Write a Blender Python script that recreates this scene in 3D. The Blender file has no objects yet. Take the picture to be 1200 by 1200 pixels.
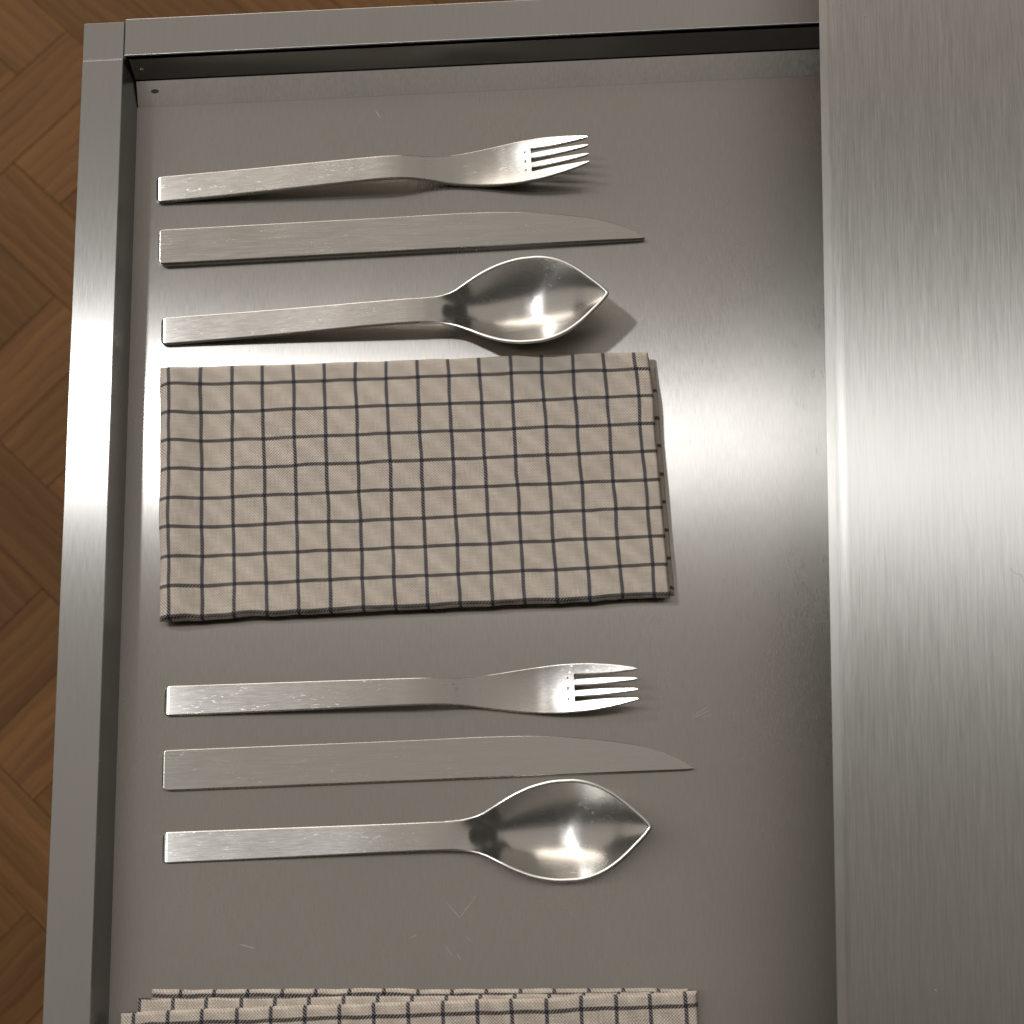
import bpy, bmesh, math, random
from mathutils import Vector, Matrix, noise

random.seed(7)
S = bpy.context.scene
COL = S.collection

# ---------------------------------------------------------------- camera
cam_d = bpy.data.cameras.new('camera')
cam = bpy.data.objects.new('camera', cam_d)
COL.objects.link(cam)
cam.matrix_world = Matrix((( 0.99886792, 0.04033251, 0.02522227, 0.18719488),
                           (-0.03232625, 0.96449717, -0.26210729, -0.38890186),
                           (-0.03489825, 0.26099522, 0.96470908, 0.67951017),
                           (0, 0, 0, 1)))
cam_d.sensor_width = 36.0
cam_d.lens = 57.0
cam_d.clip_start = 0.02
cam_d.clip_end = 50
cam_d.dof.use_dof = True
cam_d.dof.focus_distance = 0.705
cam_d.dof.aperture_fstop = 17
S.camera = cam

# ---------------------------------------------------------------- world and lamps
world = bpy.data.worlds.new('World')
S.world = world
world.use_nodes = True
bg = world.node_tree.nodes['Background']
bg.inputs['Color'].default_value = (1.0, 0.90, 0.80, 1)
bg.inputs['Strength'].default_value = 0.045

def lamp(name, loc, target, size, power, color, shape='DISK', size_y=None, spread=180):
    d = bpy.data.lights.new(name, 'AREA')
    d.shape = shape
    d.size = size
    if size_y: d.size_y = size_y
    d.energy = power
    d.color = color
    d.spread = math.radians(spread)
    o = bpy.data.objects.new(name, d)
    COL.objects.link(o)
    o.location = loc
    o.rotation_euler = (Vector(target) - Vector(loc)).to_track_quat('-Z', 'Y').to_euler()
    return o

lamp('ceiling_lamp', (-0.76, 0.40, 1.5), (0.1, -0.2, 0), 0.11, 11.0, (0.97, 0.985, 1.0))
lamp('ceiling_bounce_fill', (-0.6, 1.0, 1.62), (-0.6, 1.0, 0), 4.2, 13.9, (1.0, 0.92, 0.83), 'RECTANGLE', 3.2)  # unseen area lamp standing in for light bounced off the ceiling
lamp('fill_light', (-1.2, 3.6, 1.5), (0.1, -0.2, 0), 3.4, 78, (1.0, 0.89, 0.77))  # added soft fill that brightens the cloth; no known source there

vs = S.view_settings
vs.view_transform = 'Standard'
vs.look = 'None'
vs.exposure = 0
vs.gamma = 1
vs.use_curve_mapping = False
S.cycles.use_denoising = True
S.cycles.max_bounces = 8
S.cycles.sample_clamp_indirect = 6

# ---------------------------------------------------------------- materials
class N:
    def __init__(self, name):
        self.m = bpy.data.materials.new(name)
        self.m.use_nodes = True
        self.t = self.m.node_tree
        self.b = self.t.nodes['Principled BSDF']
    def n(self, typ, **kw):
        x = self.t.nodes.new(typ)
        for k, v in kw.items(): setattr(x, k, v)
        return x
    def l(self, a, b): self.t.links.new(a, b)
    def set(self, sock, v):
        if isinstance(v, bpy.types.NodeSocket): self.l(v, sock)
        else: sock.default_value = v
    def math(self, op, a, b=0.0, c=0.0, clamp=False):
        x = self.n('ShaderNodeMath', operation=op, use_clamp=clamp)
        for i, v in enumerate((a, b, c)): self.set(x.inputs[i], v)
        return x.outputs[0]
    def coord(self, kind='Object', scale=(1, 1, 1), rot=(0, 0, 0), loc=(0, 0, 0)):
        c = self.n('ShaderNodeTexCoord')
        mp = self.n('ShaderNodeMapping')
        self.l(c.outputs[kind], mp.inputs['Vector'])
        mp.inputs['Scale'].default_value = scale
        mp.inputs['Rotation'].default_value = rot
        mp.inputs['Location'].default_value = loc
        return mp.outputs[0]
    def noise(self, vec, scale=1.0, detail=2.0, rough=0.5):
        x = self.n('ShaderNodeTexNoise')
        self.l(vec, x.inputs['Vector'])
        x.inputs['Scale'].default_value = scale
        x.inputs['Detail'].default_value = detail
        x.inputs['Roughness'].default_value = rough
        return x.outputs['Fac']
    def ramp(self, f, a, b, va=0.0, vb=1.0):
        x = self.n('ShaderNodeMapRange', clamp=True)
        self.l(f, x.inputs['Value'])
        for i, v in enumerate((a, b, va, vb)): self.set(x.inputs[i + 1], v)
        return x.outputs[0]
    def mix(self, f, a, b):
        x = self.n('ShaderNodeMix', data_type='RGBA')
        self.set(x.inputs[0], f)
        self.set(x.inputs[6], a if isinstance(a, bpy.types.NodeSocket) else (*a, 1))
        self.set(x.inputs[7], b if isinstance(b, bpy.types.NodeSocket) else (*b, 1))
        return x.outputs[2]
    def bump(self, h, strength, dist):
        x = self.n('ShaderNodeBump')
        self.l(h, x.inputs['Height'])
        x.inputs['Strength'].default_value = strength
        x.inputs['Distance'].default_value = dist
        self.l(x.outputs[0], self.b.inputs['Normal'])
    def tangent(self, v):
        x = self.n('ShaderNodeVectorTransform', vector_type='VECTOR', convert_from='OBJECT', convert_to='WORLD')
        x.inputs[0].default_value = v                       # v = direction of the grain
        g = self.n('ShaderNodeNewGeometry')
        c = self.n('ShaderNodeVectorMath', operation='CROSS_PRODUCT')
        self.l(g.outputs['Normal'], c.inputs[0]); self.l(x.outputs[0], c.inputs[1])
        self.l(c.outputs[0], self.b.inputs['Tangent'])

def steel(name, color=(0.60, 0.58, 0.55), rough=0.3, aniso=0.8, axis='Y', fine=1600, longs=14,
          bumps=0.1, vary=0.08, colvary=0.12, patch=0.05, scratches=0.0):
    """brushed stainless steel, grain running along the given object axis"""
    k = N(name)
    s = (fine, longs, fine) if axis == 'Y' else (longs, fine, fine)
    v = k.coord('Object', s)
    g = k.noise(v, 1.0, 3.0, 0.65)
    s2 = (fine * .22, longs * .4, fine * .22) if axis == 'Y' else (longs * .4, fine * .22, fine * .22)
    g2 = k.noise(k.coord('Object', s2, loc=(3, 5, 1)), 1.0, 2.0, 0.6)
    gg = k.math('ADD', k.math('MULTIPLY', g, 0.90), k.math('MULTIPLY', g2, 0.10))
    p = k.noise(k.coord('Object', (14, 9, 14)), 1.0, 3.0, 0.6)
    r = k.math('ADD', k.ramp(gg, .3, .7, rough - vary, rough + vary), k.ramp(p, .3, .7, -patch, patch))
    col = k.mix(k.ramp(gg, .32, .68), [c * (1 - colvary) for c in color], [min(.95, c * (1 + colvary)) for c in color])
    if scratches:
        oi = k.n('ShaderNodeObjectInfo')
        def shifted(v, amount):
            x = k.n('ShaderNodeVectorMath', operation='MULTIPLY_ADD')
            k.l(oi.outputs['Random'], x.inputs[0]); x.inputs[1].default_value = amount; k.l(v, x.inputs[2])
            return x.outputs[0]
        a = k.noise(shifted(k.coord('Object', (420, 1500, 900), rot=(0, 0, .5)), (91, 57, 33)), 1.0, 2.0, .5)
        b = k.noise(shifted(k.coord('Object', (70, 160, 100), loc=(7, 2, 0)), (43, 71, 19)), 1.0, 3.0, .6)
        m = k.math('MULTIPLY', k.ramp(a, .60, .68), k.ramp(b, .52, .66))
        m = k.math('MULTIPLY', m, scratches)
        r = k.math('ADD', r, k.math('MULTIPLY', m, 0.35))
        col = k.mix(m, col, (.92, .91, .88))
    k.l(col, k.b.inputs['Base Color'])
    k.l(r, k.b.inputs['Roughness'])
    k.b.inputs['Metallic'].default_value = 1
    k.b.inputs['Anisotropic'].default_value = aniso
    k.tangent((0, 1, 0) if axis == 'Y' else (1, 0, 0))
    k.bump(gg, bumps, 0.0002)
    return k.m

M_TRAY = steel('drawer_steel', (.535, .512, .48), .285, 1.0, 'Y', 1700, 140, .012, .012, .06, .02)
M_RIM = steel('rim_steel', (.58, .568, .548), .34, 1.0, 'Y', 1700, 90, .04, .03, .04, .02)
M_RIMX = steel('rim_steel_crosswise', (.56, .545, .52), .33, .6, 'X', 1500, 60, .05, .03, .05, .04)
M_TOP = steel('worktop_steel', (.62, .603, .575), .47, 1.0, 'Y', 2900, 60, .11, .04, .17, .012)
M_SHADED = steel('shaded_steel', (.36, .35, .335), .34, .8, 'Y', 1500, 60, .05, .03, .05, .03)  # darker copy of the rim steel; inner wall's shade put into the colour
M_EDGE = steel('rim_highlight_steel', (.88, .87, .85), .34, 0.0, 'X', 900, 60, .02, .03, .02, .02)  # paler and rougher than the bowl; rim highlight helped by its colour
M_COVE = steel('cove_steel', (.55, .53, .50), .36, .8, 'Y', 900, 60, .05, .05, .10, .08)
M_DARK = steel('cabinet_steel', (.14, .135, .13), .45, .5, 'Y', 900, 30, .1)
M_CUT = steel('cutlery_steel', (.66, .642, .61), .23, .88, 'X', 2200, 60, .03, .03, .04, .03, scratches=.55)
M_KNIFE = steel('knife_steel', (.64, .625, .595), .22, .8, 'X', 2200, 60, .05, .05, .06, .04, scratches=.35)
M_BOWL = steel('spoon_bowl_steel', (.72, .705, .675), .23, .88, 'X', 2200, 60, .04, .03, .04, .03, scratches=.3)

def plain(name, col, rough, metal=0.0):
    k = N(name)
    v = k.coord('Object', (300, 300, 300))
    f = k.noise(v, 1, 2)
    k.l(k.mix(f, [c * .85 for c in col], [min(1, c * 1.15) for c in col]), k.b.inputs['Base Color'])
    k.b.inputs['Roughness'].default_value = rough
    k.b.inputs['Metallic'].default_value = metal
    return k.m
M_MARK = plain('slot_mark_dark', (.16, .155, .15), .5, 1)  # dark tone of the small squares lying on the fork heads
M_DISC = plain('disc_dark', (.02, .02, .02), .6)  # nothing is cut: darkness of an opening painted on a flat disc
M_DUST = plain('dust', (.75, .72, .68), .9)
M_LINT = plain('lint', (.05, .045, .04), .9)
M_SCR = plain('scratch_bright', (.74, .725, .70), .5, 1)

def wood_mat():
    k = N('oiled_oak')
    oi = k.n('ShaderNodeObjectInfo')
    c = k.n('ShaderNodeTexCoord')
    add = k.n('ShaderNodeVectorMath', operation='MULTIPLY_ADD')
    k.l(oi.outputs['Random'], add.inputs[0])
    add.inputs[1].default_value = (13, 31, 7)
    k.l(c.outputs['Object'], add.inputs[2])
    def mp(scale):
        m = k.n('ShaderNodeMapping'); k.l(add.outputs[0], m.inputs[0]); m.inputs['Scale'].default_value = scale
        return m.outputs[0]
    big = k.noise(mp((2.2, 26, 10)), 1, 3, .6)
    fine = k.noise(mp((10, 420, 60)), 1, 3, .6)
    w = k.n('ShaderNodeTexWave', wave_type='BANDS', bands_direction='Y', wave_profile='SAW')
    k.l(mp((1, 1, 1)), w.inputs['Vector'])
    w.inputs['Scale'].default_value = 22
    w.inputs['Distortion'].default_value = 3.2
    w.inputs['Detail'].default_value = 3
    w.inputs['Detail Scale'].default_value = 1.2
    f = k.math('ADD', k.math('MULTIPLY', big, .5), k.math('ADD', k.math('MULTIPLY', fine, .38), k.math('MULTIPLY', w.outputs['Fac'], .12)))
    col = k.mix(k.ramp(f, .30, .70), (.115, .050, .016), (.285, .140, .050))
    tone = k.ramp(oi.outputs['Random'], 0, 1, .78, 1.18)
    hs = k.n('ShaderNodeHueSaturation')
    k.l(col, hs.inputs['Color']); k.l(tone, hs.inputs['Value'])
    k.l(hs.outputs[0], k.b.inputs['Base Color'])
    k.l(k.ramp(fine, .3, .7, .58, .75), k.b.inputs['Roughness'])
    k.b.inputs['Specular IOR Level'].default_value = .22
    k.bump(f, .25, .001)
    return k.m
M_WOOD = wood_mat()
M_SUB = plain('floor_joint', (.10, .048, .018), .9)

def cloth_mat(name, pu=.01373, pv=.01306):
    k = N(name)
    uv = k.n('ShaderNodeUVMap', uv_map='cloth')
    # threads wander a little
    nz = k.n('ShaderNodeTexNoise'); k.l(uv.outputs[0], nz.inputs['Vector']); nz.inputs['Scale'].default_value = 55
    off = k.n('ShaderNodeVectorMath', operation='MULTIPLY_ADD')
    sub = k.n('ShaderNodeVectorMath', operation='SUBTRACT'); k.l(nz.outputs['Color'], sub.inputs[0]); sub.inputs[1].default_value = (.5, .5, .5)
    k.l(sub.outputs[0], off.inputs[0]); off.inputs[1].default_value = (.0015, .0015, 0); k.l(uv.outputs[0], off.inputs[2])
    sx = k.n('ShaderNodeSeparateXYZ'); k.l(off.outputs[0], sx.inputs[0])
    u, v = sx.outputs[0], sx.outputs[1]
    T = .00125
    tu = k.math('SINE', k.math('MULTIPLY', u, 2 * math.pi / T))
    tv = k.math('SINE', k.math('MULTIPLY', v, 2 * math.pi / T))
    tw = k.math('SINE', k.math('MULTIPLY', k.math('ADD', u, v), 2 * math.pi / (T * 1.1)))
    tw2 = k.math('SINE', k.math('MULTIPLY', k.math('SUBTRACT', u, v), 2 * math.pi / (T * 1.1)))
    def line(x, pitch, w):
        fr = k.math('FRACT', k.math('ADD', k.math('DIVIDE', x, pitch), 0.5))
        d = k.math('MULTIPLY', k.math('ABSOLUTE', k.math('SUBTRACT', fr, .5)), pitch)
        return k.ramp(d, w - .00022, w + .00022, 1.0, 0.0)
    lu = line(u, pu, .00078)
    lv = line(v, pv, .00080)
    fu = k.math('MULTIPLY', lu, k.ramp(tw, -.6, .5, .62, 1.0))
    fv = k.math('MULTIPLY', lv, k.ramp(tw2, -.5, .5, .6, 1.0))
    n1 = k.n('ShaderNodeTexNoise'); mp1 = k.n('ShaderNodeMapping'); k.l(uv.outputs[0], mp1.inputs[0]); mp1.inputs['Scale'].default_value = (130, 1500, 1)
    k.l(mp1.outputs[0], n1.inputs[0]); n1.inputs['Scale'].default_value = 1; n1.inputs['Detail'].default_value = 2
    n2 = k.n('ShaderNodeTexNoise'); mp2 = k.n('ShaderNodeMapping'); k.l(uv.outputs[0], mp2.inputs[0]); mp2.inputs['Scale'].default_value = (1500, 130, 1)
    k.l(mp2.outputs[0], n2.inputs[0]); n2.inputs['Scale'].default_value = 1; n2.inputs['Detail'].default_value = 2
    slub = k.math('ADD', k.math('MULTIPLY', n1.outputs['Fac'], .5), k.math('MULTIPLY', n2.outputs['Fac'], .5))
    cream = k.mix(k.ramp(slub, .34, .66), (.70, .595, .50), (.93, .85, .76))
    cream = k.mix(k.ramp(tw, -1, 1, 0.0, .44), cream, (.46, .38, .29))
    c1 = k.mix(fv, cream, (.018, .019, .024))
    c2 = k.mix(fu, c1, (.010, .016, .045))
    k.l(c2, k.b.inputs['Base Color'])
    k.b.inputs['Roughness'].default_value = .92
    k.b.inputs['Specular IOR Level'].default_value = .15
    k.b.inputs['Sheen Weight'].default_value = .12
    h = k.math('ADD', k.math('MULTIPLY', tw, .5), k.math('ADD', k.math('MULTIPLY', slub, 1.5), k.math('MULTIPLY', tu, k.math('MULTIPLY', tv, .5))))
    k.bump(h, .9, .00025)
    return k.m
M_CLOTH = cloth_mat('checked_linen')

# ---------------------------------------------------------------- helpers
def link(name, me, mat, parent=None, loc=(0, 0, 0), rot=(0, 0, 0)):
    o = bpy.data.objects.new(name, me)
    COL.objects.link(o)
    if mat and not me.materials: me.materials.append(mat)
    o.parent = parent
    o.location = loc
    o.rotation_euler = rot
    return o
def tag(o, label=None, cat=None, group=None, kind=None):
    if label: o['label'] = label
    if cat: o['category'] = cat
    if group: o['group'] = group
    if kind: o['kind'] = kind
    return o
def empty(name, loc=(0, 0, 0), rz=0):
    o = bpy.data.objects.new(name, None)
    COL.objects.link(o)
    o.empty_display_size = .02
    o.location = loc
    o.rotation_euler = (0, 0, rz)
    return o
def bevel(o, w, seg=3, ang=30):
    m = o.modifiers.new('bevel', 'BEVEL')
    m.width = w; m.segments = seg; m.limit_method = 'ANGLE'; m.angle_limit = math.radians(ang)
    m.harden_normals = True
    for p in o.data.polygons: p.use_smooth = True
    return o
def box_me(name, a, b):
    bm = bmesh.new()
    bmesh.ops.create_cube(bm, size=1)
    for v in bm.verts:
        v.co = Vector([(a[i] + b[i]) / 2 + v.co[i] * (b[i] - a[i]) for i in range(3)])
    me = bpy.data.meshes.new(name); bm.to_mesh(me); bm.free()
    return me
def prism_me(name, pts, axis, lo, hi):
    """closed 2D outline swept along X ('X': pts are y,z), Y ('Y': x,z) or Z ('Z': x,y)"""
    bm = bmesh.new()
    def P(a, b, c): return {'X': (c, a, b), 'Y': (a, c, b), 'Z': (a, b, c)}[axis]
    A = [bm.verts.new(P(a, b, lo)) for a, b in pts]
    B = [bm.verts.new(P(a, b, hi)) for a, b in pts]
    n = len(pts)
    bm.faces.new(A); bm.faces.new(B[::-1])
    for i in range(n): bm.faces.new((A[i], B[i], B[(i + 1) % n], A[(i + 1) % n]))
    bmesh.ops.recalc_face_normals(bm, faces=bm.faces)
    me = bpy.data.meshes.new(name); bm.to_mesh(me); bm.free()
    return me
def lerp(x, xs, ys):
    if x <= xs[0]: return ys[0]
    for i in range(1, len(xs)):
        if x <= xs[i]:
            t = (x - xs[i - 1]) / (xs[i] - xs[i - 1])
            return ys[i - 1] + (ys[i] - ys[i - 1]) * t
    return ys[-1]
def spline(x, xs, ys):
    """monotone-safe cubic (Catmull-Rom with limited slopes)"""
    n = len(xs)
    if x <= xs[0]: return ys[0]
    if x >= xs[-1]: return ys[-1]
    d = [(ys[i + 1] - ys[i]) / (xs[i + 1] - xs[i]) for i in range(n - 1)]
    m = [d[0]] + [0 if d[i - 1] * d[i] <= 0 else 2 * d[i - 1] * d[i] / (d[i - 1] + d[i]) for i in range(1, n - 1)] + [d[-1]]
    for i in range(n - 1):
        if x <= xs[i + 1]:
            h = xs[i + 1] - xs[i]; t = (x - xs[i]) / h
            return ((1 + 2 * t) * (1 - t) ** 2 * ys[i] + t * (1 - t) ** 2 * h * m[i]
                    + t * t * (3 - 2 * t) * ys[i + 1] + t * t * (t - 1) * h * m[i + 1])

# ---------------------------------------------------------------- wood floor (herringbone planks)
FZ = -0.80
floor = link('wood_floor', box_me('wood_floor', (-1.7, -1.7, FZ - .05), (1.7, 1.9, FZ - .004)), M_SUB)
tag(floor, kind='structure')
W, L = .070, .210
bm = bmesh.new()
bmesh.ops.create_cube(bm, size=1)
for v in bm.verts: v.co = Vector((v.co.x * (L - .0005), v.co.y * (W - .0005), v.co.z * .012))
bmesh.ops.bevel(bm, geom=[e for e in bm.edges if all(v.co.z > 0 for v in e.verts)], offset=.0004, segments=1, affect='EDGES')
pl = bpy.data.meshes.new('plank'); bm.to_mesh(pl); bm.free(); pl.materials.append(M_WOOD)
R45 = Matrix.Rotation(math.radians(-45), 2)
count = 0
for i in range(-22, 23):
    for j in range(-8, 9):
        for kind in (0, 1):
            # herringbone lattice in plank axes
            bx, by = i * W + j * L, i * W - j * L
            if kind == 0: c = Vector((bx + L / 2, by + W / 2)); rz = 0
            else: c = Vector((bx + W / 2 , by + W + L / 2)); rz = math.pi / 2
            q = R45 @ c + Vector((-.297, .353))
            if not (-.95 < q.x < .6 and -.85 < q.y < 1.05): continue
            if count >= 295: continue
            o = link('plank', pl, None, floor, (q.x, q.y, FZ - .006 + random.uniform(-.0003, .0003)), (0, 0, rz - math.radians(45)))
            count += 1

# ---------------------------------------------------------------- drawer
H = .0195
drawer = empty('drawer')
tag(drawer, 'open brushed stainless steel drawer holding two cutlery settings and napkins', 'drawer')
Y0, Y1, XB = -.62, .0146, .72
base = link('base_panel', box_me('base_panel', (-.00028, Y0 + .002, -.0012), (XB, 0, 0)), M_TRAY, drawer)
cv = link('cove', prism_me('cove', [(.00005, -.0012), (.00005, 0), (.0109, .0046), (.0109, .0030)], 'X', .0001, XB), M_COVE, base)
fp = link('front_panel', prism_me('front_panel', [(-.0212, -.10), (-.0212, H), (-.0023, H), (-.0023, H - .0012), (-.0040, H - .0012), (-.0040, -.10)], 'Y', Y0 - .02, .0141), M_RIM, drawer)
link('inner_wall', prism_me('inner_wall', [(-.0036, H - .0014), (-.0025, H - .0014), (-.0003, .0002), (-.0003, -.02), (-.0036, -.02)], 'Y', Y0, .0157), M_SHADED, fp)
bevel(fp, .0004)
cc = link('corner_cap', prism_me('corner_cap', [(-.0212, -.10), (-.0211, H - .00012), (-.0023, H - .00012), (-.0023, -.10)], 'Y', .0142, .0335), M_RIM, fp)
bevel(cc, .0002, 2)
hl = bmesh.new()
bmesh.ops.create_circle(hl, cap_ends=True, segments=24, radius=.0010)
for v in hl.verts: v.co.x *= 1.9
hm = bpy.data.meshes.new('dark_disc'); hl.to_mesh(hm); hl.free()
link('dark_disc', hm, M_DISC, cv, (.0085, .0064, .00277), (math.atan(.0046 / .0109), 0, 0))
def side(sgn, y_in):
    """side wall with a hemmed top flange; sgn +1 = far wall, -1 = near wall"""
    w = link('side_wall', prism_me('side_wall', [(y_in - sgn * .0036, -.03), (y_in - sgn * .0036, .0052), (y_in + sgn * .0008, H - .001), (y_in + sgn * .002, H - .001), (y_in + sgn * .002, -.03)], 'X', -.0002, XB), M_RIM, drawer)
    link('gap_strip', box_me('gap_strip', (.0001, min(y_in - sgn * .0055, y_in - sgn * .0037), -.0045), (XB, max(y_in - sgn * .0055, y_in - sgn * .0037), -.0025)), M_SHADED, w)
    prof = [(y_in, H - .0028), (y_in, H + .0008), (y_in + sgn * .0195, H + .0008), (y_in + sgn * .0195, -.06),
            (y_in + sgn * .0183, -.06), (y_in + sgn * .0183, H - .0006), (y_in + sgn * .0022, H - .0006), (y_in + sgn * .0012, H - .0028)]
    f = link('flange', prism_me('flange', prof, 'X', -.0017, XB), M_RIM, w)
    bevel(f, .0007, 3)
    return w
sw = side(1, .0150)
side(-1, Y0 + .001)
# small nick out of the flange corner reads as a clipped end
bm = bmesh.new()
bmesh.ops.create_uvsphere(bm, u_segments=20, v_segments=10, radius=.0014)
for v in bm.verts: v.co.y *= .45
rv = bpy.data.meshes.new('rivet'); bm.to_mesh(rv); bm.free()
for p in rv.polygons: p.use_smooth = True
link('rivet', rv, M_CUT, sw, (.0042, .0131, .0105))

# scratches in the tray: slim bright grooves
def scratch(pts, w=.00018):
    bm = bmesh.new()
    vs_ = []
    for i, (x, y) in enumerate(pts):
        a = Vector(pts[max(0, i - 1)]); b = Vector(pts[min(len(pts) - 1, i + 1)])
        d = (b - a).normalized(); n = Vector((-d.y, d.x)) * w * (.35 if i in (0, len(pts) - 1) else 1) / 2
        vs_.append((bm.verts.new((x + n.x, y + n.y, .00003)), bm.verts.new((x - n.x, y - n.y, .00003))))
    for i in range(len(vs_) - 1): bm.faces.new((vs_[i][0], vs_[i][1], vs_[i + 1][1], vs_[i + 1][0]))
    bmesh.ops.recalc_face_normals(bm, faces=bm.faces)
    for f in bm.faces:
        if f.normal.z < 0: f.normal_flip()
    me = bpy.data.meshes.new('scratch'); bm.to_mesh(me); bm.free()
    link('scratch', me, M_SCR, base)

# ---------------------------------------------------------------- counter
ctr = empty('steel_counter', (.2967, -.2030, 0), math.radians(-3.75))
tag(ctr, 'brushed stainless steel counter with rounded edge overhanging the drawer', 'counter')
CT, CB = .084, .061
R_ = .0042
prof = [(0.0, CB)]
for i in range(13):
    a = math.pi - i * math.pi / 24
    prof.append((R_ + R_ * math.cos(a), CT - R_ + R_ * math.sin(a)))
prof += [(.75, CT), (.75, CB + .012), (.02, CB + .012), (.02, CB)]
wt = link('worktop', prism_me('worktop', prof, 'Y', -.8, .75), M_TOP, ctr)
for p in wt.data.polygons: p.use_smooth = abs(p.normal.y) < .5 and len(p.vertices) == 4
wt.data.set_sharp_from_angle(angle=math.radians(20))
link('side_panel', box_me('side_panel', (.025, .10, -.75), (.74, .115, CB + .011)), M_DARK, ctr)
link('side_panel', box_me('side_panel', (.025, -.75, -.75), (.74, -.735, CB + .011)), M_DARK, ctr)
link('back_panel', box_me('back_panel', (.725, -.7349, -.75), (.739, .0999, CB + .011)), M_DARK, ctr)
link('drawer_front', box_me('drawer_front', (.024, -.734, -.78), (.040, .0995, -.115)), M_RIM, ctr)

# ---------------------------------------------------------------- cutlery
def sweep(name, svals, tc, hw, base, th, r=.0006, nt=8, cap0=True, cap1=True, narc=4):
    """surface swept along s from rounded-rectangle sections; base(s,t) is the underside height"""
    bm = bmesh.new()
    loops = []
    for s in svals:
        c, w, t_ = tc(s), max(hw(s), 1e-5), th(s)
        rr = min(r, w * .45, t_ * .45)
        sec = []
        e = min(.00015, (w - rr) * .3)
        us = [-(w - rr), -(w - rr) + e] + [-(w - rr) + (2 * (w - rr)) * i / nt for i in range(1, nt)] + [(w - rr) - e, (w - rr)]
        for u in us: sec.append((u, 1, 0))
        for i in range(1, narc + 1):
            a = math.pi / 2 - i * math.pi / 2 / narc
            sec.append(((w - rr) + rr * math.cos(a), 1, -rr * (1 - math.sin(a))))
        for i in range(0, narc):
            a = -i * math.pi / 2 / narc
            sec.append(((w - rr) + rr * math.cos(a), 0, rr * (1 + math.sin(a))))
        for u in reversed(us): sec.append((u, 0, 0))
        for i in range(1, narc + 1):
            a = -math.pi / 2 - i * math.pi / 2 / narc
            sec.append((-(w - rr) + rr * math.cos(a), 0, rr * (1 + math.sin(a))))
        for i in range(0, narc):
            a = math.pi - i * math.pi / 2 / narc
            sec.append((-(w - rr) + rr * math.cos(a), 1, -rr * (1 - math.sin(a))))
        lp = []
        for u, top, dz in sec:
            t = c + u
            lp.append(bm.verts.new((s, t, base(s, t) + (t_ if top else 0) + dz)))
        loops.append(lp)
    n = len(loops[0])
    for a, b in zip(loops, loops[1:]):
        for i in range(n):
            bm.faces.new((a[i], b[i], b[(i + 1) % n], a[(i + 1) % n]))
    for on, lp in ((cap0, loops[0]), (cap1, loops[-1][::-1])):
        if on:
            for e in bm.faces.new(lp).edges: e.smooth = False
    for f in bm.faces: f.smooth = len(f.verts) == 4
    bmesh.ops.recalc_face_normals(bm, faces=bm.faces)
    me = bpy.data.meshes.new(name); bm.to_mesh(me); bm.free()
    return me
def rng(a, b, step):
    n = max(1, round((b - a) / step))
    return [a + (b - a) * i / n for i in range(n + 1)]
MM = .001
ENDS = [0, .00008, .0002, .0004, .0007, .0011, .0016, .0022]
def end_round(s, rc=.0019):
    return 0 if s >= rc else rc - math.sqrt(max(0, rc * rc - (rc - s) ** 2))

# --- fork
FW_S = [0, 60, 100, 118, 126, 133, 142, 150, 158, 168, 176, 184, 191, 198]
FW_W = [6.4, 6.05, 5.75, 5.7, 6.0, 6.8, 8.0, 9.0, 9.8, 10.35, 10.2, 9.4, 8.3, 6.7]
fz = lambda s: spline(s / MM, [0, 30, 60, 95, 106, 113, 119, 125, 131, 137, 143, 148, 154, 161, 172, 185, 198], [0, 1.9, 4.2, 7.0, 7.6, 7.2, 5.9, 3.9, 2.0, .75, .3, .35, .9, 2.3, 5.1, 8.8, 12.8]) * MM
def fork_base(s, t):
    k = spline(s / MM, [0, 125, 160, 198], [0, 0, .9, .5]) * MM
    w = spline(s / MM, FW_S, FW_W) * MM
    return fz(s) + k * (t / w) ** 2
f_hw = lambda s: spline(s / MM, FW_S, FW_W) * MM - end_round(s)
f_th = lambda s: lerp(s / MM, [0, .6, 1.6, 110, 150, 175, 198], [2.1, 2.4, 2.5, 2.4, 2.2, 1.9, 1.5]) * MM
def f_basee(s, t): return fork_base(s, t)
FS0 = .172
fork_handle = sweep('handle', ENDS + rng(.004, .124, .002), lambda s: 0, f_hw, f_basee, f_th, .0005, 8, True, False)
fork_head = sweep('head', rng(.124, FS0, .001), lambda s: 0, f_hw, f_basee, f_th, .0005, 14, False, True)
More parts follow.
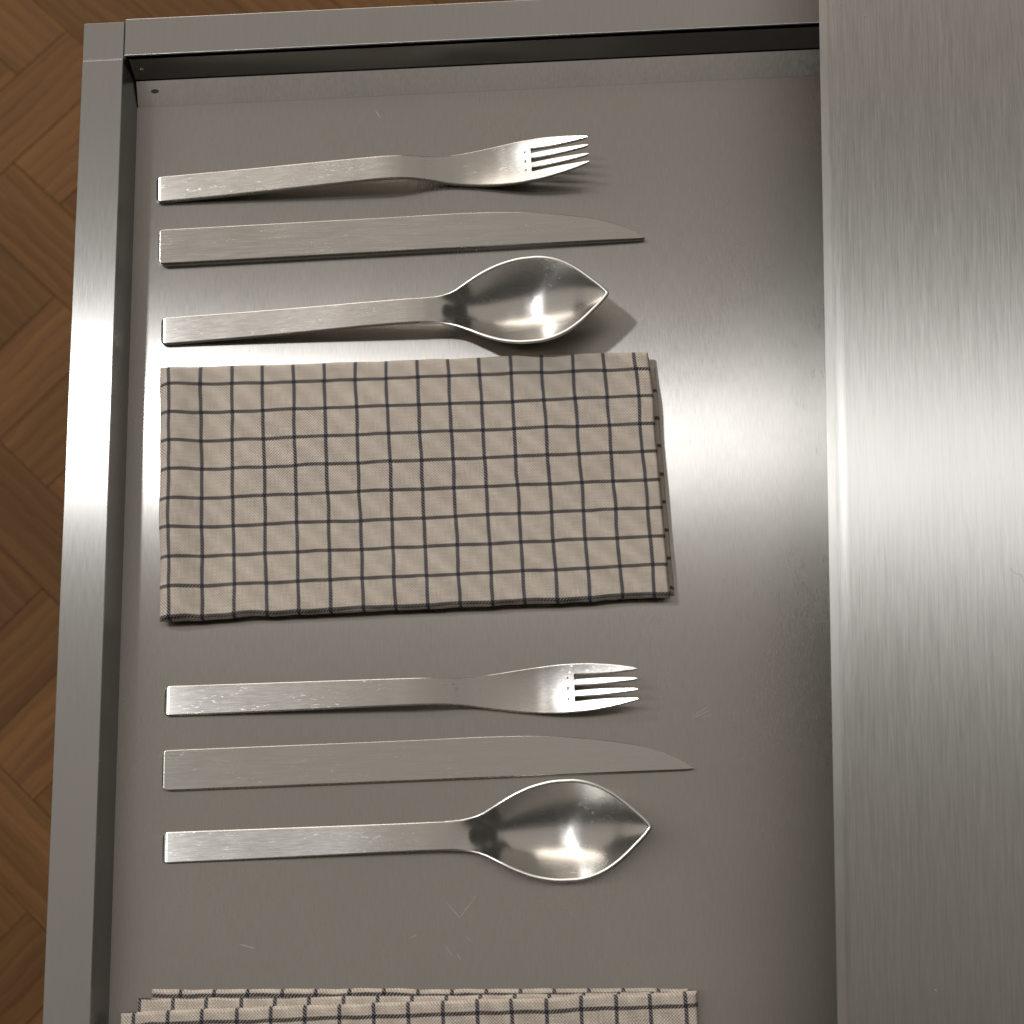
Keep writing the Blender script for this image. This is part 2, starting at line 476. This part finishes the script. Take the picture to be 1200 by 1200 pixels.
def tine(k):
    # inner and outer limits at the root and at the tip
    root = {0: (-10.30, -5.55), 1: (-3.75, -.90), 2: (.90, 3.75), 3: (5.55, 10.30)}[k]
    tip = {0: (-6.85, -5.65), 1: (-2.8, -1.6), 2: (1.6, 2.8), 3: (5.65, 6.85)}[k]
    def lim(s):
        q = (s - FS0) / (.198 - FS0)
        e = spline(s / MM, FW_S, FW_W)
        a, b = root[0] + (tip[0] - root[0]) * q, root[1] + (tip[1] - root[1]) * q
        fat = .45 * math.sin(math.pi * min(1, q * 1.0))
        if k == 0: a = -e - 0 * fat; b += fat * 1.2
        elif k == 3: b = e + 0 * fat; a -= fat * 1.2
        else: a -= fat; b += fat
        # rounded slot end
        g = max(0, .8 - (s - FS0) / MM)
        fl = .8 - math.sqrt(max(0, .64 - g * g))
        if k != 0: a -= fl
        if k != 3: b += fl
        # rounded tip
        tp = max(0, 1 - (.198 - s) / .0022)
        sh = 1 - math.sqrt(max(0.02, 1 - tp * tp))
        m = (a + b) / 2
        return (a + (m - a) * sh) * MM, (b + (m - b) * sh) * MM
    sv = [FS0, FS0 + .0001, FS0 + .0003, FS0 + .0005, FS0 + .0008] + rng(FS0 + .0015, .1955, .0012) + [.1962, .1968, .1973, .1977, .198]
    return sweep('tine', sv, lambda s: sum(lim(s)) / 2, lambda s: (lim(s)[1] - lim(s)[0]) / 2, f_basee, f_th, .0005, 4, False, True)
tines = [tine(k) for k in range(4)]
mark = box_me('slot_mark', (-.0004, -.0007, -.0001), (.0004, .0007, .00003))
def make_fork(loc, ang, label, tilt=0):
    e = empty('fork', (loc[0], loc[1], .0001), math.radians(ang))
    e.rotation_euler = (math.radians(tilt), 0, math.radians(ang))
    e.scale.x = 1.007
    tag(e, label, 'fork', 'forks lying in the drawer')
    link('handle', fork_handle, M_CUT, e)
    hd = link('head', fork_head, M_CUT, e)
    for t in tines: link('tine', t, M_CUT, hd)
    for t in (-4.65, 0, 4.65):
        s = .1694
        sl = (fork_base(s + .0005, 0) - fork_base(s - .0005, 0)) / .001
        link('slot_mark', mark, M_MARK, hd, (s, t * MM, fork_base(s, t * MM) + f_th(s)), (0, -math.atan(sl), 0))
    return e

# --- knife
KT = [(0, 16.8), (107, 16.8), (130, 17.0), (150, 16.75), (165, 15.8), (178, 14.3), (190, 12.4), (200.5, 10.0), (208, 7.3), (213, 4.9), (216.5, 2.9), (218.6, 1.3), (219.3, .7)]
kx, ky = [a for a, _ in KT], [b for _, b in KT]
k_up = lambda s: spline(s / MM, kx, ky) * MM - end_round(s, .0020)
k_lo = lambda s: end_round(s, .0024) + .0004 * max(0, (s - .2170) / .0023)
k_th = lambda s: lerp(s / MM, [0, .5, 120, 200, 219.3], [3.7, 4.0, 3.9, 3.4, 2.8]) * MM
KSP = .118
k_tc = lambda s: (k_up(s) + k_lo(s)) / 2
k_hw = lambda s: (k_up(s) - k_lo(s)) / 2
k_base = lambda s, t: .00005
knife_handle = sweep('handle', ENDS + rng(.004, KSP, .006), k_tc, k_hw, k_base, k_th, .0004, 6, True, False)
knife_blade = sweep('blade', rng(KSP, .206, .003) + rng(.207, .2165, .001) + [.2172, .2178, .2183, .2187, .2190, .2193], k_tc, k_hw, k_base, k_th, .0004, 6, False, True)
def make_knife(loc, ang, label):
    e = empty('table_knife', (loc[0], loc[1], 0), math.radians(ang))
    e.scale.x = 1.008
    tag(e, label, 'knife', 'knives lying in the drawer')
    link('handle', knife_handle, M_KNIFE, e)
    link('blade', knife_blade, M_KNIFE, e)
    return e

# --- spoon
SW_S = [0, 57, 102, 117, 123, 127, 131, 137, 145, 154, 163, 169, 175, 180, 187, 193, 196, 197.8, 198.7]
SW_W = [6.4, 6.05, 5.75, 5.8, 6.1, 6.7, 7.8, 10.9, 15.2, 18.5, 19.9, 19.9, 18.8, 16.9, 12.4, 7.0, 4.2, 2.2, 1.0]
s_hw = lambda s: spline(s / MM, SW_S, SW_W) * MM - end_round(s)
rimz = lambda s: spline(s / MM, [0, 30, 60, 95, 110, 122, 135, 150, 165, 180, 199], [0, 1.9, 4.3, 7.9, 9.0, 9.8, 11.2, 13.2, 15.2, 16.8, 18.0]) * MM
depth = lambda s: spline(s / MM, [0, 110, 118, 124, 131, 138, 145, 150, 156, 161, 166, 171, 176, 183, 190, 195, 199], [0, 0, .4, 1.7, 5.2, 9.2, 12.2, 13.1, 13.65, 13.7, 13.3, 12.3, 10.7, 7.8, 4.2, 1.8, .1]) * MM
def s_base(s, t):
    w = spline(s / MM, SW_S, SW_W) * MM
    x = min(1, abs(t) / w)
    fl = spline(s / MM, [0, 114, 140, 199], [0, 0, 1, 1])
    shape = (1 - x ** 2.3)
    return rimz(s) - depth(s) * (shape * fl + (1 - fl) * 1.0)
s_th = lambda s: lerp(s / MM, [0, .6, 1.6, 110, 135, 199], [2.1, 2.4, 2.5, 2.3, 1.6, 1.4]) * MM
SSP = .118
spoon_handle = sweep('handle', ENDS + rng(.004, SSP, .002), lambda s: 0, s_hw, s_base, s_th, .0005, 8, True, False)
spoon_bowl = sweep('bowl', rng(SSP, .192, .001) + rng(.1925, .1985, .0005) + [.1988, .199], lambda s: 0, s_hw, s_base, s_th, .00055, 40, False, True)
def rim_me():
    # rounded bead that follows the edge of the bowl
    path = []
    ss = [x * MM for x in (116, 118, 120, 122, 124, 127, 130, 133, 136, 139, 142, 145, 148, 151, 154, 157, 160, 163, 166, 169, 172, 175, 178, 181, 184, 187, 190, 192.5, 194.5, 196, 197.2, 198.1, 198.8)]
    for x in ss: path.append((x, s_hw(x)))
    path = [(x, -w) for x, w in path] + [(.1993, 0)] + [(x, w) for x, w in reversed(path)]
    bm = bmesh.new(); rings = []
    n = len(path)
    for i, (x, t) in enumerate(path):
        a = Vector(path[max(0, i - 1)]); b = Vector(path[min(n - 1, i + 1)])
        d = (b - a).normalized(); nn = Vector((-d.y, d.x))
        f = min(1, min(i, n - 1 - i) / 11)
        R = (.00012 + .00073 * f)
        xx = min(x, .199)
        z = s_base(xx, s_hw(xx)) + s_th(xx) - .00055
        ring = []
        for k in range(10):
            an = 2 * math.pi * k / 10
            ring.append(bm.verts.new((x + nn.x * (R * math.cos(an) + .0003 * f), t + nn.y * (R * math.cos(an) + .0003 * f), z + .8 * R * math.sin(an))))
        rings.append(ring)
    for a, b in zip(rings, rings[1:]):
        for k in range(10): bm.faces.new((a[k], b[k], b[(k + 1) % 10], a[(k + 1) % 10]))
    bm.faces.new(rings[0]); bm.faces.new(rings[-1])
    for f in bm.faces: f.smooth = len(f.verts) == 4
    bmesh.ops.recalc_face_normals(bm, faces=bm.faces)
    me = bpy.data.meshes.new('rim'); bm.to_mesh(me); bm.free()
    return me
spoon_rim = rim_me()
def make_spoon(loc, ang, label):
    e = empty('spoon', (loc[0], loc[1], .0002), math.radians(ang))
    e.scale.x = 1.007
    tag(e, label, 'spoon', 'spoons lying in the drawer')
    link('handle', spoon_handle, M_BOWL, e)
    bw = link('bowl', spoon_bowl, M_BOWL, e)
    link('rim', spoon_rim, M_EDGE, bw)
    return e

make_fork((.0105, -.0440), 1.2, 'steel fork by the far drawer wall, tilted up, nearest the back corner')
make_knife((.0126, -.0818), .6, 'steel knife above the folded napkin, between far fork and spoon')
make_spoon((.0144, -.1140), .55, 'steel spoon just above the folded napkin, its shadow touching the cloth')
make_fork((.0199, -.2815), -.6, 'steel fork just below the full folded napkin')
make_knife((.0201, -.3193), .24, 'steel knife with scratched blade, between the near fork and spoon')
make_spoon((.0206, -.3425), .1, 'steel spoon nearest the cropped napkin stack at the bottom')

# ---------------------------------------------------------------- napkins
def ply(name, corners, z0, th, rl, rr_, rt, rb, uvo, seed, nx=150, ny=80, wob=.0010, dip=.0007, fold=0.0):
    """one folded layer of cloth: corners TL,TR,BR,BL in plan, rounded edges, gently uneven top"""
    TL, TR, BR, BL = [Vector(c) for c in corners]
    bm = bmesh.new()
    uvl = bm.loops.layers.uv.new('cloth')
    def dist_samples(n, length, ra, rb2):
        base = [i / n for i in range(n + 1)]
        extra = []
        for kk in (.02, .08, .18, .32, .5, .72):
            extra += [kk * ra / length, 1 - kk * rb2 / length]
        return sorted(set(round(x, 6) for x in base + extra))
    wdt, hgt = (TR - TL).length, (TL - BL).length
    us = dist_samples(nx, wdt, rl, rr_); vs2 = dist_samples(ny, hgt, rb, rt)
    top, bot, uvs = [], [], {}
    for j, v in enumerate(vs2):
        rt_, rb_ = [], []
        for i, u in enumerate(us):
            p = (BL.lerp(BR, u)).lerp(TL.lerp(TR, u), v)
            x, y = p.x, p.y
            # wandering outline
            eb = max(0, 1 - v * 6); et = max(0, 1 - (1 - v) * 6); el = max(0, 1 - u * 9); er = max(0, 1 - (1 - u) * 9)
            y += wob * eb * (noise.noise((x * 38, seed, 0)) + .5 * noise.noise((x * 110, seed, 3)))
            y += wob * .8 * et * (noise.noise((x * 30, seed + 9, 0)) + .4 * noise.noise((x * 120, seed, 7)))
            x += wob * .8 * el * noise.noise((y * 45, seed + 4, 0)) + wob * .6 * er * noise.noise((y * 45, seed + 6, 0))
            def rd(d, r):
                if d >= r: return 1.0
                q = 1 - d / r
                return math.sqrt(max(0, 1 - q * q))
            f = min(rd(u * wdt, rl), rd((1 - u) * wdt, rr_), rd(v * hgt, rb), rd((1 - v) * hgt, rt))
            wave = dip * (noise.noise((x * 22, y * 22, seed)) + .5 * noise.noise((x * 60, y * 60, seed + 2)))
            sag = -.0006 * max(0, 1 - u * wdt / .022) - .0003 * max(0, 1 - (1 - v) * hgt / .014)
            sag += fold * (.0034 * math.exp(-((u * wdt - .006) / .009) ** 2) - .0006 * math.exp(-((u * wdt - .024) / .006) ** 2))
            zt = z0 + th * (.10 + .90 * f) + (wave + sag) * f
            a = bm.verts.new((x, y, zt))
            edge = i in (0, len(us) - 1) or j in (0, len(vs2) - 1)
            b = bm.verts.new((x, y, z0 + .00005))
            uvs[a] = uvs[b] = (u * wdt + uvo[0], v * hgt + uvo[1])
            rt_.append(a); rb_.append(b)
        top.append(rt_); bot.append(rb_)
    nu, nv = len(us), len(vs2)
    for j in range(nv - 1):
        for i in range(nu - 1):
            bm.faces.new((top[j][i], top[j][i + 1], top[j + 1][i + 1], top[j + 1][i]))
            bm.faces.new((bot[j][i], bot[j + 1][i], bot[j + 1][i + 1], bot[j][i + 1]))
    ring = [(0, i) for i in range(nu)] + [(j, nu - 1) for j in range(1, nv)] + [(nv - 1, i) for i in range(nu - 2, -1, -1)] + [(j, 0) for j in range(nv - 2, 0, -1)]
    for q in range(len(ring)):
        a, b = ring[q], ring[(q + 1) % len(ring)]
        bm.faces.new((top[a[0]][a[1]], bot[a[0]][a[1]], bot[b[0]][b[1]], top[b[0]][b[1]]))
    for f in bm.faces:
        f.smooth = True
        for lp in f.loops: lp[uvl].uv = uvs[lp.vert]
    bmesh.ops.recalc_face_normals(bm, faces=bm.faces)
    me = bpy.data.meshes.new(name); bm.to_mesh(me); bm.free()
    return me

PU, PV = .01373, .01306
n1 = empty('napkin', (.125, -.19, 0))
tag(n1, 'cream napkin with dark blue check, folded, lying between the two cutlery settings', 'napkin', 'checked napkins')
def add_ply(parent, nm, corners, z0, th, rs, uvo, seed, **kw):
    me = ply(nm, [(c[0] - parent.location.x, c[1] - parent.location.y) for c in corners], z0, th, *rs, uvo, seed, **kw)
    return link(nm, me, M_CLOTH, parent)
add_ply(n1, 'under_fold', [(.0160, -.1375), (.2350, -.1405), (.2375, -.2440), (.0165, -.2440)], .0001, .0024, (.0012, .0012, .0012, .0012), (-.0040, -.0030), 3)
add_ply(n1, 'middle_fold', [(.0158, -.1355), (.2326, -.1370), (.2356, -.2452), (.0178, -.2462)], .0025, .0022, (.0012, .0012, .0012, .0012), (-.0028, -.0012), 5)
add_ply(n1, 'top_fold', [(.0150, -.1330), (.2322, -.1350), (.2352, -.2459), (.0178, -.2478)], .0047, .0026, (.0050, .0012, .0026, .0016), (-.0049, -.0013), 11, fold=1.0)

n2 = empty('napkin', (.122, -.46, 0))
tag(n2, 'cream napkin with dark blue check, loosely folded, cut off by the bottom edge', 'napkin', 'checked napkins')
yb = -.525
add_ply(n2, 'under_fold', [(.0172, -.3985), (.2335, -.4050), (.2340, yb), (.0172, yb)], .0001, .0030, (.0015, .0015, .0015, .0015), (-.0120, -.1240), 21)
add_ply(n2, 'middle_fold', [(.0120, -.4020), (.2350, -.4062), (.2360, yb + .001), (.0130, yb + .001)], .0032, .0024, (.0014, .0014, .0014, .0014), (-.0012, -.1225), 25)
add_ply(n2, 'top_fold', [(.0066, -.4068), (.2365, -.4062), (.2385, yb - .001), (.0080, yb - .001)], .0057, .0028, (.0016, .0014, .0016, .0014), (-.0053, -.1140), 29)

# ---------------------------------------------------------------- fine marks
for pts in ([(0.1373, -0.3684), (0.1427, -0.3744), (0.1495, -0.3661)], [(0.1365, -0.3852), (0.1392, -0.3893)], [(0.145, -0.3815), (0.1466, -0.3839)],
            [(0.141, -0.3884), (0.143, -0.3915)], [(0.122, -0.3818), (0.1252, -0.3805)], [(0.2415, -0.2972), (0.2503, -0.2933)],
            [(0.243, -0.2955), (0.2489, -0.2921)], [(0.2458, -0.297), (0.2509, -0.2951)], [(0.2609, -0.3153), (0.2624, -0.3133)],
            [(0.1119, -0.0076), (0.1143, -0.0113)], [(0.3029, 0.0059), (0.3068, 0.0048)], [(0.3081, 0.0057), (0.3114, 0.0028)],
            [(0.3099, 0.0042), (0.3128, 0.0009)], [(0.0523, -0.3818), (0.0593, -0.3841)]):
    q = []
    for a, b in zip(pts, pts[1:]):
        q += [Vector(a).lerp(Vector(b), k / 4) + Vector((random.uniform(-1, 1), random.uniform(-1, 1))) * .00008 for k in range(4)]
    q.append(Vector(pts[-1]))
    scratch([tuple(x) for x in q], .00013)

def fibre(name, pts, r, parent, mat, z):
    bm = bmesh.new(); rings = []
    for i, (x, y) in enumerate(pts):
        a = Vector(pts[max(0, i - 1)]); b = Vector(pts[min(len(pts) - 1, i + 1)])
        d = (b - a).normalized(); n = Vector((-d.y, d.x))
        rings.append([bm.verts.new((x + n.x * r * math.cos(k * math.pi * .4), y + n.y * r * math.cos(k * math.pi * .4), z + r + r * math.sin(k * math.pi * .4))) for k in range(5)])
    for a, b in zip(rings, rings[1:]):
        for k in range(5): bm.faces.new((a[k], b[k], b[(k + 1) % 5], a[(k + 1) % 5])).smooth = True
    bmesh.ops.recalc_face_normals(bm, faces=bm.faces)
    me = bpy.data.meshes.new(name); bm.to_mesh(me); bm.free()
    return link(name, me, mat, parent)
def smooth_path(pts, n=6):
    out = []
    for i in range(len(pts) - 1):
        p0, p1, p2, p3 = [Vector(pts[max(0, min(len(pts) - 1, i + d))]) for d in (-1, 0, 1, 2)]
        for k in range(n):
            t = k / n
            out.append(tuple(.5 * ((2 * p1) + (p2 - p0) * t + (2 * p0 - 5 * p1 + 4 * p2 - p3) * t * t + (3 * p1 - p0 - 3 * p2 + p3) * t ** 3)))
    return out + [pts[-1]]
def on_counter(p):
    a = math.radians(-3.75)
    return (.2967 + p[0] * math.cos(a) - p[1] * math.sin(a), -.2030 + p[0] * math.sin(a) + p[1] * math.cos(a))
f = fibre('lint_fibre', smooth_path([on_counter(p) for p in ((0.0635, -0.0496), (0.0651, -0.0513), (0.0674, -0.0522), (0.0682, -0.0546), (0.0701, -0.0559), (0.0724, -0.0555))]), .00004, None, M_LINT, CT)
tag(f, 'thin curly dark hair lying on the counter at the right edge', 'hair')
fibre('loose_thread', [(x - .125, y + .19) for x, y in smooth_path([(.0098, -.1415), (.0118, -.1424), (.0150, -.1420), (.0165, -.1432)])], .00008, n1, M_LINT, .0001)
# dust flecks on the worktop
bm = bmesh.new()
for x, y in ((0.0148, 0.1824), (0.0206, 0.2019), (0.0099, 0.1753), (0.0164, 0.1763), (0.0236, 0.1723), (0.0734, 0.2003), (0.0094, 0.1198), (0.0307, -0.2018),
             (0.0272, 0.1998), (0.0067, 0.1794), (0.0294, 0.187), (0.0051, 0.188), (0.0116, 0.1894)):
    cx_, cy_ = on_counter((x, y))
    r = random.uniform(.00012, .00028)
    mt = Matrix.Translation((cx_, cy_, CT + r * .6)) @ Matrix.Rotation(random.uniform(0, 3), 4, 'Z') @ Matrix.Diagonal((1.5, 1, .8, 1))
    bmesh.ops.create_icosphere(bm, subdivisions=1, radius=r, matrix=mt)
me = bpy.data.meshes.new('dust'); bm.to_mesh(me); bm.free()
tag(link('dust', me, M_DUST), 'tiny pale dust flecks scattered on the steel counter', 'dust', kind='stuff')
